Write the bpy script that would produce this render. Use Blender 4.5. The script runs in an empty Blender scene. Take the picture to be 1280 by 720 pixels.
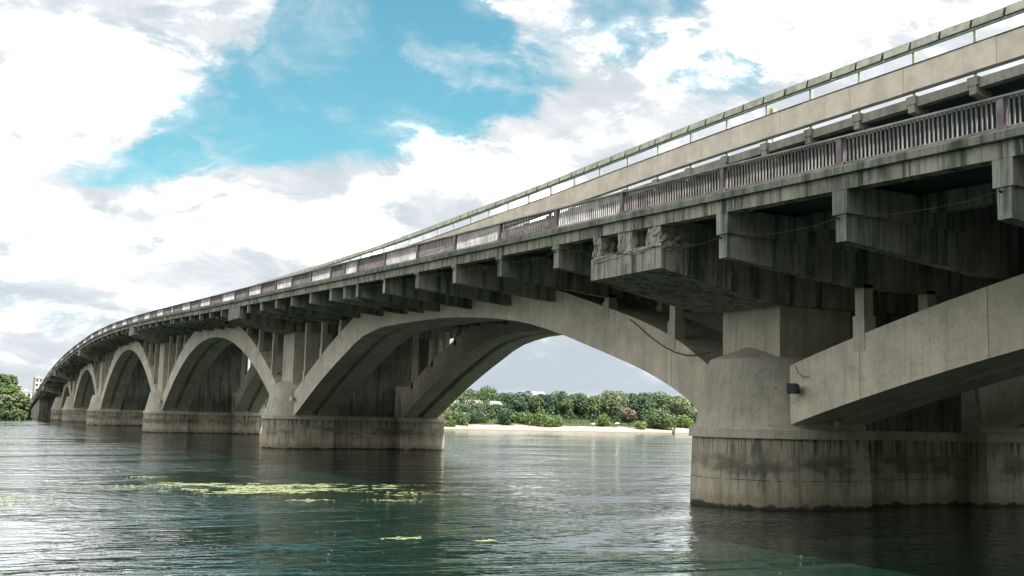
import bpy, bmesh, math, random
import numpy as np
from mathutils import Vector, Matrix
R = math.radians
scene = bpy.context.scene
COL = scene.collection
random.seed(7)

# ------------------------------------------------------------------ camera
CAM = Vector((-24.753, -33.897, 2.909))
PITCH, ROLL, YAW = R(6.609), R(1.291), R(27.101)
fwd = Vector((math.sin(YAW) * math.cos(PITCH), math.cos(YAW) * math.cos(PITCH), math.sin(PITCH)))
rgt = Vector((math.cos(YAW), -math.sin(YAW), 0))
upv = rgt.cross(fwd)
r2 = math.cos(ROLL) * rgt + math.sin(ROLL) * upv
u2 = -math.sin(ROLL) * rgt + math.cos(ROLL) * upv
cam_data = bpy.data.cameras.new('camera')
cam_data.sensor_width = 36
cam_data.lens = 1400.36 / 1280 * 36
cam_data.clip_start = 0.1
cam_data.clip_end = 6000
cam = bpy.data.objects.new('camera', cam_data)
COL.objects.link(cam)
cam.matrix_world = Matrix(((r2.x, u2.x, -fwd.x, CAM.x), (r2.y, u2.y, -fwd.y, CAM.y),
                           (r2.z, u2.z, -fwd.z, CAM.z), (0, 0, 0, 1)))
scene.camera = cam
scene.view_settings.view_transform = 'Standard'
scene.view_settings.look = 'None'
scene.view_settings.exposure = 2.6
scene.view_settings.gamma = 1

# ------------------------------------------------------------------ node helper
class NT:
    def __init__(self, tree):
        self.t = tree
        tree.nodes.clear()
    def n(self, kind, **kw):
        nd = self.t.nodes.new(kind)
        for k, v in kw.items():
            if k[0] == 'i' and k[1:].isdigit():
                self.put(nd.inputs[int(k[1:])], v)
            elif k.startswith('in_'):
                self.put(nd.inputs[k[3:].replace('_', ' ')], v)
            else:
                setattr(nd, k, v)
        return nd
    def put(self, sock, v):
        if isinstance(v, bpy.types.NodeSocket):
            self.t.links.new(v, sock)
        elif isinstance(v, bpy.types.Node):
            self.t.links.new(v.outputs[0], sock)
        else:
            if sock.type == 'RGBA' and len(v) == 3:
                v = (*v, 1)
            sock.default_value = v
    def m(self, op, a, b=0.0, c=0.0, clamp=False):
        nd = self.n('ShaderNodeMath', operation=op, use_clamp=clamp, i0=a, i1=b)
        if op in ('MULTIPLY_ADD',):
            self.put(nd.inputs[2], c)
        return nd.outputs[0]
    def ss(self, x, lo, hi):                      # smoothstep, lo may exceed hi
        a, b, inv = (lo, hi, False) if lo < hi else (hi, lo, True)
        nd = self.n('ShaderNodeMapRange', interpolation_type='SMOOTHSTEP', i0=x, i1=a, i2=b)
        if inv:
            nd.inputs[3].default_value, nd.inputs[4].default_value = 1.0, 0.0
        return nd.outputs[0]
    def mix(self, f, a, b, mode='MIX'):
        nd = self.n('ShaderNodeMix', data_type='RGBA', blend_type=mode)
        self.put(nd.inputs[0], f); self.put(nd.inputs[6], a); self.put(nd.inputs[7], b)
        return nd.outputs[2]
    def noise(self, vec, scale, detail=4, rough=0.55, dist=0.0):
        nd = self.n('ShaderNodeTexNoise', in_Scale=scale, in_Detail=detail, in_Roughness=rough, in_Distortion=dist)
        self.put(nd.inputs['Vector'], vec)
        return nd.outputs[0]
    def scl(self, vec, s):
        nd = self.n('ShaderNodeVectorMath', operation='MULTIPLY', i0=vec, i1=s)
        return nd.outputs[0]

# ------------------------------------------------------------------ sky and sun
SUN = Vector((0.276, -0.38, 0.883)).normalized()
world = bpy.data.worlds.new('World')
scene.world = world
world.use_nodes = True
w = NT(world.node_tree)
D = w.n('ShaderNodeTexCoord').outputs['Generated']
sx = w.n('ShaderNodeSeparateXYZ', i0=D)
az = w.m('MULTIPLY', w.m('ARCTAN2', sx.outputs[0], sx.outputs[1]), 180 / math.pi)
el = w.m('MULTIPLY', w.m('ARCSINE', sx.outputs[2]), 180 / math.pi)
Ds = w.scl(D, (1, 1, 1.9))
nA = w.noise(Ds, 3.6, 9, 0.6, 0.35)
nB = w.noise(w.scl(D, (1, 1, 1.6)), 9.0, 8, 0.62, 0.6)
nC = w.noise(w.scl(D, (1, 1, 2.6)), 5.0, 6, 0.6, 0.5)
azw = w.m('ADD', az, w.m('MULTIPLY', w.m('SUBTRACT', nB, 0.5), 9.0))
elw = w.m('ADD', el, w.m('MULTIPLY', w.m('SUBTRACT', nA, 0.5), 7.0))
def blob(a, e, ra, re, k):
    x = w.m('DIVIDE', w.m('SUBTRACT', azw, a), ra)
    y = w.m('DIVIDE', w.m('SUBTRACT', elw, e), re)
    d = w.m('SQRT', w.m('ADD', w.m('MULTIPLY', x, x), w.m('MULTIPLY', y, y)))
    return w.m('MULTIPLY', w.ss(d, 1.25, 0.55), k)
gap = blob(17.5, 15.8, 7.4, 3.5, 0.60)
for b in ((23.6, 18.0, 5.4, 3.0, 0.58), (7.6, 12.0, 4.6, 1.4, 0.50), (12.0, 13.4, 4.0, 1.9, 0.40), (17.8, 22.5, 3.8, 4.0, 0.6),
          (32.5, 19.6, 4.5, 2.2, 0.26), (23.0, 22.5, 5.0, 3.0, 0.40), (36.5, 16.5, 3.0, 1.6, 0.20)):
    gap = w.m('ADD', gap, blob(*b))
cover = w.m('SUBTRACT', w.m('ADD', w.m('MULTIPLY', w.m('SUBTRACT', nA, 0.5), 1.7), 0.36), gap)
cover = w.m('ADD', cover, w.m('MULTIPLY', w.m('SUBTRACT', nB, 0.5), 0.5))
low = w.ss(el, 9.5, 3.0)
cover = w.m('ADD', cover, w.m('MULTIPLY', low, 0.25))
wisp = w.noise(w.scl(D, (1.0, 1.0, 2.2)), 14.0, 7, 0.65, 0.8)
cover = w.m('ADD', cover, w.m('MULTIPLY', w.m('SUBTRACT', wisp, 0.5), 0.45))
cloud = w.ss(cover, -0.20, 0.26)
veil = w.m('MULTIPLY', w.ss(w.m('ADD', nB, w.m('MULTIPLY', nC, 0.6)), 0.72, 1.05), 0.42)
cloud = w.m('MAXIMUM', cloud, veil)
sky = w.n('ShaderNodeTexSky', sky_type='NISHITA', sun_disc=False, sun_elevation=math.asin(SUN.z),
          sun_rotation=math.atan2(SUN.x, SUN.y), air_density=1.0, dust_density=0.6, ozone_density=1.6)
blue = w.mix(1.0, sky.outputs[0], (0.185, 0.325, 0.265), 'MULTIPLY')
relief = w.m('ADD', w.m('MULTIPLY', w.m('SUBTRACT', nC, 0.5), 2.3), w.m('ADD', w.m('MULTIPLY', w.m('SUBTRACT', nB, 0.5), 1.2), w.m('MULTIPLY', w.m('SUBTRACT', wisp, 0.5), 0.7)))
shade = w.m('POWER', w.ss(w.m('ADD', w.m('SUBTRACT', w.m('MULTIPLY', cover, 0.45), w.m('MULTIPLY', low, 0.30)), relief), -0.05, 1.25), 1.9)
grey = w.ss(w.m('ADD', w.m('MULTIPLY', nB, 0.9), w.m('ADD', w.m('MULTIPLY', nA, 0.8), w.m('MULTIPLY', wisp, 0.6))), 0.95, 1.35)
cl_col = w.mix(shade, w.mix(grey, (1.12, 1.22, 1.29), (1.62, 1.65, 1.70)), (39.0, 39.4, 38.8))
# the heavy blue-grey cloud bank low over the far bank, with a white rim under it
bank = w.m('MULTIPLY', w.ss(elw, 1.3, 2.3), w.ss(elw, 8.0, 4.2))
bank = w.m('MULTIPLY', bank, w.ss(w.m('ADD', az, w.m('MULTIPLY', nC, 14.0)), 26.0, 34.0))
cl_col = w.mix(w.m('MULTIPLY', bank, 0.85), cl_col, (0.86, 1.0, 1.12))
bank2 = w.m('MULTIPLY', w.ss(w.m('ABSOLUTE', w.m('SUBTRACT', elw, 4.6)), 2.0, 0.4), w.ss(azw, 12.0, 4.0))
cl_col = w.mix(w.m('MULTIPLY', bank2, 0.6), cl_col, (0.98, 1.15, 1.22))
skycol = w.mix(cloud, blue, cl_col)
bg = w.n('ShaderNodeBackground', in_Color=skycol, in_Strength=0.1)
w.t.links.new(bg.outputs[0], w.n('ShaderNodeOutputWorld').inputs[0])

sd = bpy.data.lights.new('sun', 'SUN')
sd.energy = 2.0
sd.angle = R(0.5)
sd.color = (1.0, 0.95, 0.86)
so = bpy.data.objects.new('sun', sd)
so.rotation_euler = SUN.to_track_quat('Z', 'Y').to_euler()
so.location = (0, -20, 60)
COL.objects.link(so)

# ------------------------------------------------------------------ materials
def newmat(name):
    m = bpy.data.materials.new(name)
    m.use_nodes = True
    return m, NT(m.node_tree)
def finish(t, col, rough=0.85, bump=None, bs=0.3, bd=0.02, spec=0.3, extra=None):
    p = t.n('ShaderNodeBsdfPrincipled')
    t.put(p.inputs['Base Color'], col)
    t.put(p.inputs['Roughness'], rough)
    p.inputs['Specular IOR Level'].default_value = spec
    if bump is not None:
        b = t.n('ShaderNodeBump', in_Strength=bs, in_Distance=bd, in_Height=bump)
        t.put(p.inputs['Normal'], b.outputs[0])
    if extra: extra(p)
    t.t.links.new(p.outputs[0], t.n('ShaderNodeOutputMaterial').inputs[0])

def concrete(name, base, stain, streak=0.5, algae=0.3, patch=0.0, boards=0.25, pale=0.0, bands=False, vb=0.0):
    m, t = newmat(name)
    P = t.n('ShaderNodeNewGeometry').outputs['Position']
    z = t.n('ShaderNodeSeparateXYZ', i0=P).outputs[2]
    big = t.noise(P, 0.33, 5, 0.6)
    mid = t.noise(P, 1.7, 6, 0.62)
    fine = t.noise(P, 13.0, 5, 0.7)
    drip = t.noise(t.scl(P, (2.6, 2.6, 0.20)), 1.0, 6, 0.62)
    drip2 = t.noise(t.scl(P, (7.5, 7.5, 0.35)), 1.0, 4, 0.6)
    col = t.mix(t.ss(big, 0.30, 0.70), tuple(c * 0.80 for c in base), tuple(min(c * 1.12, .8) for c in base))
    col = t.mix(t.m('MULTIPLY', t.ss(mid, 0.42, 0.72), 0.45), col, tuple(c * 0.62 for c in base))
    col = t.mix(t.m('MULTIPLY', t.ss(drip, 0.47, 0.66), streak), col, stain)
    col = t.mix(t.m('MULTIPLY', t.ss(drip2, 0.50, 0.70), streak * 0.8), col, tuple(c * 0.8 for c in stain))
    if pale:
        pn = t.noise(t.scl(P, (3.1, 3.1, 0.5)), 1.0, 5, 0.6)
        col = t.mix(t.m('MULTIPLY', t.ss(pn, 0.56, 0.70), pale), col, (0.42, 0.40, 0.34))
    if algae:
        an = t.noise(t.scl(P, (0.8, 0.8, 0.5)), 1.0, 7, 0.66, 0.4)
        col = t.mix(t.m('MULTIPLY', t.ss(an, 0.48, 0.68), algae), col, (0.030, 0.045, 0.036))
    if bands:                                      # tide marks on the river piers
        zz = t.m('ADD', z, t.m('MULTIPLY', t.m('SUBTRACT', drip2, 0.5), 0.9))
        b1 = t.m('MULTIPLY', t.ss(zz, 1.05, 1.3), t.ss(zz, 1.95, 1.6))
        col = t.mix(t.m('MULTIPLY', t.m('MULTIPLY', b1, 0.7), t.ss(t.noise(t.scl(P, (0.5, 0.5, 1.2)), 1.0, 4, 0.6), 0.40, 0.60)), col, (0.075, 0.08, 0.062))
        zt = t.m('ADD', z, t.m('MULTIPLY', t.m('SUBTRACT', big, 0.5), 0.18))
        ln = t.m('MULTIPLY', t.ss(t.m('ABSOLUTE', t.m('SUBTRACT', zt, 0.98)), 0.022, 0.006), t.ss(mid, 0.4, 0.55))
        col = t.mix(t.m('MULTIPLY', ln, 0.85), col, (0.02, 0.02, 0.018))
        col = t.mix(t.m('MULTIPLY', t.ss(zz, 0.55, 0.25), 0.5), col, (0.20, 0.16, 0.10))
        zs = t.m('ADD', z, t.m('MULTIPLY', t.m('SUBTRACT', mid, 0.5), 0.55))
        col = t.mix(t.m('MULTIPLY', t.ss(zs, 0.16, 0.05), 0.9), col, (0.018, 0.020, 0.016))
        pk = t.m('MULTIPLY', t.ss(t.m('ABSOLUTE', t.m('SUBTRACT', zz, 0.75)), 0.3, 0.05), t.ss(mid, 0.5, 0.6))
        col = t.mix(t.m('MULTIPLY', pk, 0.35), col, (0.46, 0.43, 0.36))
    if vb:                                         # vertical form boards
        sp = t.n('ShaderNodeSeparateXYZ', i0=P)
        q = t.m('ADD', t.m('MULTIPLY', sp.outputs[0], 0.75), sp.outputs[1])
        vl = t.m('MULTIPLY', t.ss(t.m('PINGPONG', q, 0.085), 0.010, 0.0), t.ss(t.noise(t.scl(P, (4.0, 4.0, 0.5)), 1.0, 3, 0.6), 0.46, 0.60))
        col = t.mix(t.m('MULTIPLY', vl, vb), col, tuple(c * 0.35 for c in base))
    if bands:
        dz = t.m('MULTIPLY', t.ss(z, 1.3, 2.25), t.ss(drip2, 0.49, 0.60))
        col = t.mix(t.m('MULTIPLY', dz, 0.65), col, (0.035, 0.042, 0.034))
    if patch:                                      # spalled, exposed aggregate
        pn = t.noise(P, 9.0, 3, 0.6)
        col = t.mix(t.m('MULTIPLY', t.ss(pn, 0.48, 0.56), patch), col, (0.40, 0.375, 0.32))
        col = t.mix(t.m('MULTIPLY', t.ss(pn, 0.40, 0.34), patch * 0.7), col, (0.06, 0.065, 0.055))
    pits = t.n('ShaderNodeTexVoronoi', in_Scale=2.3)
    t.put(pits.inputs['Vector'], P)
    pit = t.m('MULTIPLY', t.ss(pits.outputs[0], 0.075, 0.035), t.ss(mid, 0.47, 0.58))
    col = t.mix(t.m('MULTIPLY', pit, 0.7), col, (0.035, 0.035, 0.03))
    brd = t.m('PINGPONG', t.m('ADD', z, t.m('MULTIPLY', big, 0.9)), 0.19)
    line = t.m('MULTIPLY', t.ss(brd, 0.014, 0.0), t.ss(t.noise(t.scl(P, (0.4, 0.4, 2.2)), 1.0, 4, 0.6), 0.48, 0.62))
    col = t.mix(t.m('MULTIPLY', t.m('MULTIPLY', line, boards), t.ss(mid, 0.40, 0.62)), col, tuple(c * 0.45 for c in base))
    col = t.mix(0.55, col, t.mix(fine, (0.45, 0.45, 0.45), (1.5, 1.5, 1.5)), 'MULTIPLY')
    h = t.m('ADD', t.m('MULTIPLY', fine, 0.5), t.m('SUBTRACT', t.m('MULTIPLY', mid, 0.8), t.m('MULTIPLY', line, 0.5)))
    h = t.m('SUBTRACT', h, pit)
    finish(t, col, 0.9, h, 0.35 if not patch else 0.55, 0.02 if not patch else 0.12, 0.2)
    return m

M = {}
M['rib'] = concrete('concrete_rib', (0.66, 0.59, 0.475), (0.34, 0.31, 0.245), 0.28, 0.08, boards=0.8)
M['column'] = concrete('concrete_column', (0.58, 0.52, 0.42), (0.21, 0.205, 0.17), 0.32, 0.10)
M['pier'] = concrete('concrete_pier', (0.48, 0.42, 0.32), (0.11, 0.12, 0.095), 0.5, 0.30, vb=0.7, bands=True, pale=0.15)
M['cutwater'] = concrete('concrete_cutwater', (0.55, 0.50, 0.41), (0.24, 0.225, 0.175), 0.30, 0.08, vb=0.8)
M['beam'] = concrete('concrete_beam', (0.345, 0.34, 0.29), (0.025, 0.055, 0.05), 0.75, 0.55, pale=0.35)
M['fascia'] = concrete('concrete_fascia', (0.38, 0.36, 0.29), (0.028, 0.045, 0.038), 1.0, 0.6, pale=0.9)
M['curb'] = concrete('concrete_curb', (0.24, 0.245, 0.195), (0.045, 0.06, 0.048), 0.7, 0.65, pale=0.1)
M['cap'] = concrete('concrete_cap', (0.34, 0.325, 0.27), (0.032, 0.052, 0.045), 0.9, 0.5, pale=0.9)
M['spall'] = concrete('spalled_concrete', (0.34, 0.31, 0.26), (0.1, 0.1, 0.08), 0.3, 0.2, patch=1.0, boards=0)
M['metro'] = concrete('concrete_viaduct', (0.33, 0.31, 0.26), (0.12, 0.12, 0.10), 0.5, 0.2)
M['wall'] = concrete('concrete_pier_wall', (0.25, 0.26, 0.22), (0.03, 0.05, 0.044), 0.7, 0.55, pale=0.4, boards=1.0)  # weathered, with part of the shade inside the arches put into its tone
M['soffit'] = concrete('concrete_soffit_shaded', (0.04, 0.078, 0.072), (0.015, 0.034, 0.031), 0.6, 0.6)  # shade under the decks and its teal tint put into the base colour

def simple(name, col, rough=0.6, var=0.25, scale=3.0, metallic=0.0, spec=0.4, stretch=(1, 1, 1), bs=0.15):
    m, t = newmat(name)
    P = t.n('ShaderNodeNewGeometry').outputs['Position']
    a = t.noise(t.scl(P, stretch), scale, 5, 0.6)
    f = t.noise(P, scale * 9, 4, 0.6)
    c = t.mix(t.ss(a, 0.35, 0.68), tuple(x * (1 - var) for x in col), tuple(min(1, x * (1 + var * 0.5)) for x in col))
    c = t.mix(0.35, c, t.mix(f, (0.6, 0.6, 0.6), (1.35, 1.35, 1.35)), 'MULTIPLY')
    def ex(p): p.inputs['Metallic'].default_value = metallic
    finish(t, c, rough, f, bs, 0.01, spec, ex)
    return m
M['pale_rail'] = simple('pale_grey_paint', (0.50, 0.48, 0.49), 0.5, 0.35, 1.5)
M['brown_rail'] = simple('brown_paint', (0.17, 0.145, 0.15), 0.5, 0.4, 1.5)
M['mid_rail'] = simple('worn_brown_paint', (0.27, 0.245, 0.245), 0.5, 0.45, 1.5)
M['handrail'] = simple('handrail_paint', (0.30, 0.27, 0.26), 0.4, 0.5, 0.9)
M['post_paint'] = simple('post_paint', (0.19, 0.155, 0.16), 0.5, 0.4, 2.0)
M['panel'] = simple('beige_panel', (0.70, 0.61, 0.49), 0.7, 0.16, 1.1)
M['panel_edge'] = simple('dark_green_metal', (0.05, 0.065, 0.055), 0.6, 0.4)
M['screen_post'] = simple('pale_green_paint', (0.42, 0.48, 0.40), 0.55, 0.3)
M['top_panel'] = simple('olive_beige_sheet', (0.52, 0.51, 0.39), 0.7, 0.3, 2.0)
M['yellow_box'] = simple('faded_yellow_paint', (0.55, 0.52, 0.25), 0.6, 0.2)
M['dark_metal'] = simple('dark_metal', (0.03, 0.035, 0.035), 0.55, 0.4)
M['grey_metal'] = simple('grey_metal', (0.45, 0.46, 0.46), 0.45, 0.3)
M['lamp_glass'] = simple('lamp_glass', (0.55, 0.58, 0.58), 0.15, 0.1)
M['cable'] = simple('cable_rubber', (0.025, 0.025, 0.025), 0.6, 0.2)
M['white_wall'] = simple('white_plaster', (0.50, 0.48, 0.44), 0.85, 0.15, 0.7)
M['grey_wall'] = simple('grey_block_wall', (0.36, 0.34, 0.32), 0.85, 0.2, 0.4)
M['roof'] = simple('pale_roof', (0.36, 0.33, 0.30), 0.8, 0.2, 0.6)
M['roof_red'] = simple('faded_tile_roof', (0.34, 0.20, 0.15), 0.8, 0.3, 0.6)
M['window'] = simple('window_glass', (0.04, 0.055, 0.065), 0.12, 0.2)
M['bark'] = simple('bark', (0.10, 0.085, 0.065), 0.9, 0.4, 3, stretch=(1, 1, 0.3))
M['canvas'] = simple('white_canvas', (0.75, 0.74, 0.72), 0.8, 0.1)
M['rust'] = simple('rusty_steel', (0.16, 0.07, 0.035), 0.85, 0.4)
M['skin'] = simple('skin', (0.45, 0.28, 0.20), 0.6, 0.1)
M['cloth'] = simple('dark_cloth', (0.05, 0.05, 0.07), 0.8, 0.2)
M['asphalt'] = simple('asphalt', (0.05, 0.05, 0.05), 0.9, 0.3)
M['wood'] = simple('weathered_wood', (0.13, 0.11, 0.09), 0.85, 0.4)
M['flower'] = simple('pink_petal', (0.60, 0.45, 0.40), 0.6, 0.1)

def leafmat(name, c, c2):
    m, t = newmat(name)
    g = t.n('ShaderNodeNewGeometry')
    oi = t.n('ShaderNodeObjectInfo')
    n = t.noise(g.outputs['Position'], 0.9, 3, 0.6)
    f = t.m('ADD', t.m('MULTIPLY', g.outputs['Random Per Island'], 0.7), t.m('MULTIPLY', t.m('SUBTRACT', n, 0.5), 1.0), clamp=True)
    col = t.mix(f, c, c2)
    v = t.m('ADD', t.m('MULTIPLY', oi.outputs['Random'], 0.35), 0.82)
    col = t.mix(1.0, col, t.n('ShaderNodeCombineXYZ', i0=v, i1=v, i2=v).outputs[0], 'MULTIPLY')
    p = t.n('ShaderNodeBsdfPrincipled', in_Roughness=0.55)
    t.put(p.inputs['Base Color'], col)
    p.inputs['Specular IOR Level'].default_value = 0.3
    tr = t.n('ShaderNodeBsdfTranslucent')
    t.put(tr.inputs[0], col)
    mx = t.n('ShaderNodeMixShader', i0=0.15, i1=p.outputs[0], i2=tr.outputs[0])
    t.t.links.new(mx.outputs[0], t.n('ShaderNodeOutputMaterial').inputs[0])
    return m
LEAF = {'d': leafmat('dark_foliage', (0.032, 0.062, 0.037), (0.090, 0.140, 0.067)),
        'm': leafmat('green_foliage', (0.050, 0.088, 0.034), (0.150, 0.206, 0.076)),
        'l': leafmat('pale_foliage', (0.081, 0.116, 0.052), (0.231, 0.261, 0.137)),
        'y': leafmat('yellow_green_foliage', (0.076, 0.131, 0.032), (0.201, 0.272, 0.076)),
        'b': leafmat('brownish_foliage', (0.085, 0.076, 0.049), (0.192, 0.166, 0.111))}

# water
mw, t = newmat('river_water')
P = t.n('ShaderNodeNewGeometry').outputs['Position']
def crest(n):                                    # sharper crests than plain noise
    return t.m('SUBTRACT', 1.0, t.m('ABSOLUTE', t.m('SUBTRACT', t.m('MULTIPLY', n, 2.0), 1.0)))
W0 = t.noise(t.scl(P, (1.0, 1.3, 1)), 0.16, 3, 0.55, 0.6)
W1 = crest(t.noise(t.scl(P, (0.85, 1.2, 1)), 0.85, 2, 0.5, 0.5))
W2 = crest(t.noise(t.scl(P, (0.9, 1.2, 1)), 2.3, 3, 0.55, 0.5))
W3 = t.noise(P, 7.0, 3, 0.55)
ruf = t.noise(t.scl(P, (0.05, 0.11, 1)), 1.0, 5, 0.6, 0.8)
near = t.n('ShaderNodeVectorMath', operation='DISTANCE', i0=P, i1=(CAM.x, CAM.y, 0)).outputs['Value']
amp = t.m('ADD', t.m('MULTIPLY', t.ss(ruf, 0.42, 0.60), 0.85), 0.30)
hgt = t.m('ADD', t.m('ADD', t.m('MULTIPLY', W1, 0.27), t.m('MULTIPLY', W0, 0.15)), t.m('ADD', t.m('MULTIPLY', W2, 0.095), t.m('MULTIPLY', W3, 0.010)))
hgt = t.m('MULTIPLY', hgt, amp)
wc = t.mix(t.noise(P, 0.12, 4, 0.6), (0.002, 0.011, 0.008), (0.006, 0.020, 0.013))
def wx(p): p.inputs['IOR'].default_value = 1.33
finish(t, wc, 0.05, hgt, 1.0, 0.26, 0.5, wx)
M['water'] = mw

# sand and bank ground
ms, t = newmat('beach_sand')
P = t.n('ShaderNodeNewGeometry').outputs['Position']
z = t.n('ShaderNodeSeparateXYZ', i0=P).outputs[2]
a = t.noise(P, 0.22, 5, 0.6); b = t.noise(P, 2.5, 5, 0.65)
zn = t.m('ADD', z, t.m('MULTIPLY', t.m('SUBTRACT', a, 0.5), 1.3))
sand = t.mix(b, (0.25, 0.22, 0.175), (0.38, 0.345, 0.29))
sand = t.mix(t.ss(z, 0.22, 0.08), sand, (0.20, 0.15, 0.10))
grass = t.mix(b, (0.022, 0.036, 0.014), (0.07, 0.085, 0.035))
finish(t, t.mix(t.ss(zn, 0.95, 1.30), sand, grass), 0.95, b, 0.5, 0.1, 0.1)
M['bank'] = ms

ml, t = newmat('lily_leaf')
g = t.n('ShaderNodeNewGeometry')
c = t.mix(g.outputs['Random Per Island'], (0.09, 0.125, 0.045), (0.29, 0.31, 0.15))
finish(t, c, 0.5, None, spec=0.4)
M['lily'] = ml

# ------------------------------------------------------------------ mesh helpers
def link(name, mesh, mat, parent=None, smooth=False):
    o = bpy.data.objects.new(name, mesh)
    COL.objects.link(o)
    if mat is not None and not mesh.materials: mesh.materials.append(mat)
    if parent is not None: o.parent = parent
    if smooth: mesh.polygons.foreach_set('use_smooth', [True] * len(mesh.polygons))
    return o
def tag(o, label, cat, group=None, kind=None):
    if label: o['label'] = label
    if cat: o['category'] = cat
    if group: o['group'] = group
    if kind: o['kind'] = kind
    return o
def empty(name, loc, label, cat, group=None, rz=0):
    o = bpy.data.objects.new(name, None)
    COL.objects.link(o)
    o.empty_display_size = 0.2
    o.location = loc; o.rotation_euler = (0, 0, rz)
    return tag(o, label, cat, group)

class MB:
    """collects vertices and faces for one mesh"""
    def __init__(self): self.v = []; self.f = []
    def hexa(self, p):                               # 8 points: bottom ring of 4 then top ring of 4
        b = len(self.v); self.v += [tuple(q) for q in p]
        self.f += [(b+3, b+2, b+1, b), (b+4, b+5, b+6, b+7)] + [(b+i, b+(i+1) % 4, b+4+(i+1) % 4, b+4+i) for i in range(4)]
        return self
    def box(self, x0, x1, y0, y1, z0, z1):
        return self.hexa([(x0, y0, z0), (x1, y0, z0), (x1, y1, z0), (x0, y1, z0),
                          (x0, y0, z1), (x1, y0, z1), (x1, y1, z1), (x0, y1, z1)])
    def loft(self, rings, cap0=True, cap1=True):
        n = len(rings[0]); b = len(self.v)
        for r in rings: self.v += [tuple(q) for q in r]
        for k in range(len(rings) - 1):
            for i in range(n):
                j = (i + 1) % n
                self.f.append((b + k*n + i, b + k*n + j, b + (k+1)*n + j, b + (k+1)*n + i))
        if cap0: self.f.append(tuple(b + i for i in reversed(range(n))))
        if cap1: self.f.append(tuple(b + (len(rings)-1)*n + i for i in range(n)))
        return self
    def tube(self, pts, rad, n=6, caps=True):
        rings = []
        pts = [Vector(p) for p in pts]
        for i, p in enumerate(pts):
            d = (pts[min(i+1, len(pts)-1)] - pts[max(i-1, 0)]).normalized()
            a = d.cross(Vector((0, 0, 1)))
            if a.length < 1e-3: a = Vector((1, 0, 0))
            a.normalize(); c = a.cross(d)
            r = rad[i] if isinstance(rad, (list, tuple)) else rad
            rings.append([p + r * (math.cos(2*math.pi*k/n) * a + math.sin(2*math.pi*k/n) * c) for k in range(n)])
        return self.loft(rings, caps, caps)
    def mesh(self, name):
        m = bpy.data.meshes.new(name)
        m.from_pydata(self.v, [], self.f)
        bm = bmesh.new(); bm.from_mesh(m)
        bmesh.ops.recalc_face_normals(bm, faces=bm.faces)
        bm.to_mesh(m); bm.free()
        return m
    def build(self, name, mat, parent=None, smooth=False):
        return link(name, self.mesh(name), mat, parent, smooth)

def interp(tab):
    xs = np.array([a for a, b in tab], float); ys = np.array([b for a, b in tab], float)
    h = np.diff(xs); dl = np.diff(ys) / h
    m = np.zeros(len(xs)); m[0], m[-1] = dl[0], dl[-1]
    for i in range(1, len(xs) - 1):
        m[i] = 0 if dl[i-1] * dl[i] <= 0 else (h[i-1] + h[i]) / (h[i-1] / dl[i] + h[i] / dl[i-1])
    def f(x):
        x = min(max(x, xs[0]), xs[-1])
        i = min(int(np.searchsorted(xs, x, 'right')) - 1, len(xs) - 2)
        tt = (x - xs[i]) / h[i]
        return float(ys[i]*(1+2*tt)*(1-tt)**2 + h[i]*m[i]*tt*(1-tt)**2 + ys[i+1]*tt*tt*(3-2*tt) + h[i]*m[i+1]*tt*tt*(tt-1))
    return f

# ------------------------------------------------------------------ water and far bank (setting)
me = bpy.data.meshes.new('water')
me.from_pydata([(-1500, -700, 0), (2500, -700, 0), (2500, 3500, 0), (-1500, 3500, 0)], [], [(0, 1, 2, 3)])
o = link('water', me, M['water']); o['kind'] = 'structure'

shore = interp([(-700, 238), (-60, 239), (-12, 241), (-5, 255), (6, 263), (24, 260), (38, 243), (56, 222), (79, 203.5), (100, 202.5), (144, 202), (200, 201), (420, 190), (1600, 180)])
def bank_z(x, y):
    d = y - shore(x) + 1.2 * math.sin(x * 0.21) * 0.5 + 0.5 * math.sin(x * 0.53 + 1)
    if d < 0: return max(-1.5, d * 0.13)
    beach = 0.105 * min(d, 9.0)
    if d > 9: beach += 0.16 * min(d - 9, 12) 
    if d > 21: beach += 0.035 * min(d - 21, 60)
    hill = 4.2 * math.exp(-((x - 92) / 16) ** 2) * min(max((d - 14) / 26, 0), 1)
    left = 1.0 if x > 50 else max(0.35, 0.35 + 0.65 * (x - 10) / 40)
    return beach * left + hill
xs = sorted(set(list(np.arange(-60, 230, 3.0)) + [-1500, -1000, -700, -450, -250, -150, -100, -80, 250, 290, 350, 450, 600, 900, 1400, 2400]))
ds = [-9, -4, -2, -0.8, 0, 0.6, 1.5, 3, 5, 7, 9, 11, 14, 18, 22, 28, 36, 46, 60, 90, 150, 300, 700, 2500]
vv, ff = [], []
for d in ds:
    for x in xs:
        y = shore(x) + d
        vv.append((x, y, bank_z(x, y)))
nx = len(xs)
for j in range(len(ds) - 1):
    for i in range(nx - 1):
        ff.append((j*nx+i, j*nx+i+1, (j+1)*nx+i+1, (j+1)*nx+i))
me = bpy.data.meshes.new('riverbank'); me.from_pydata(vv, [], ff)
o = link('riverbank', me, M['bank'], smooth=True); o['kind'] = 'structure'

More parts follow.
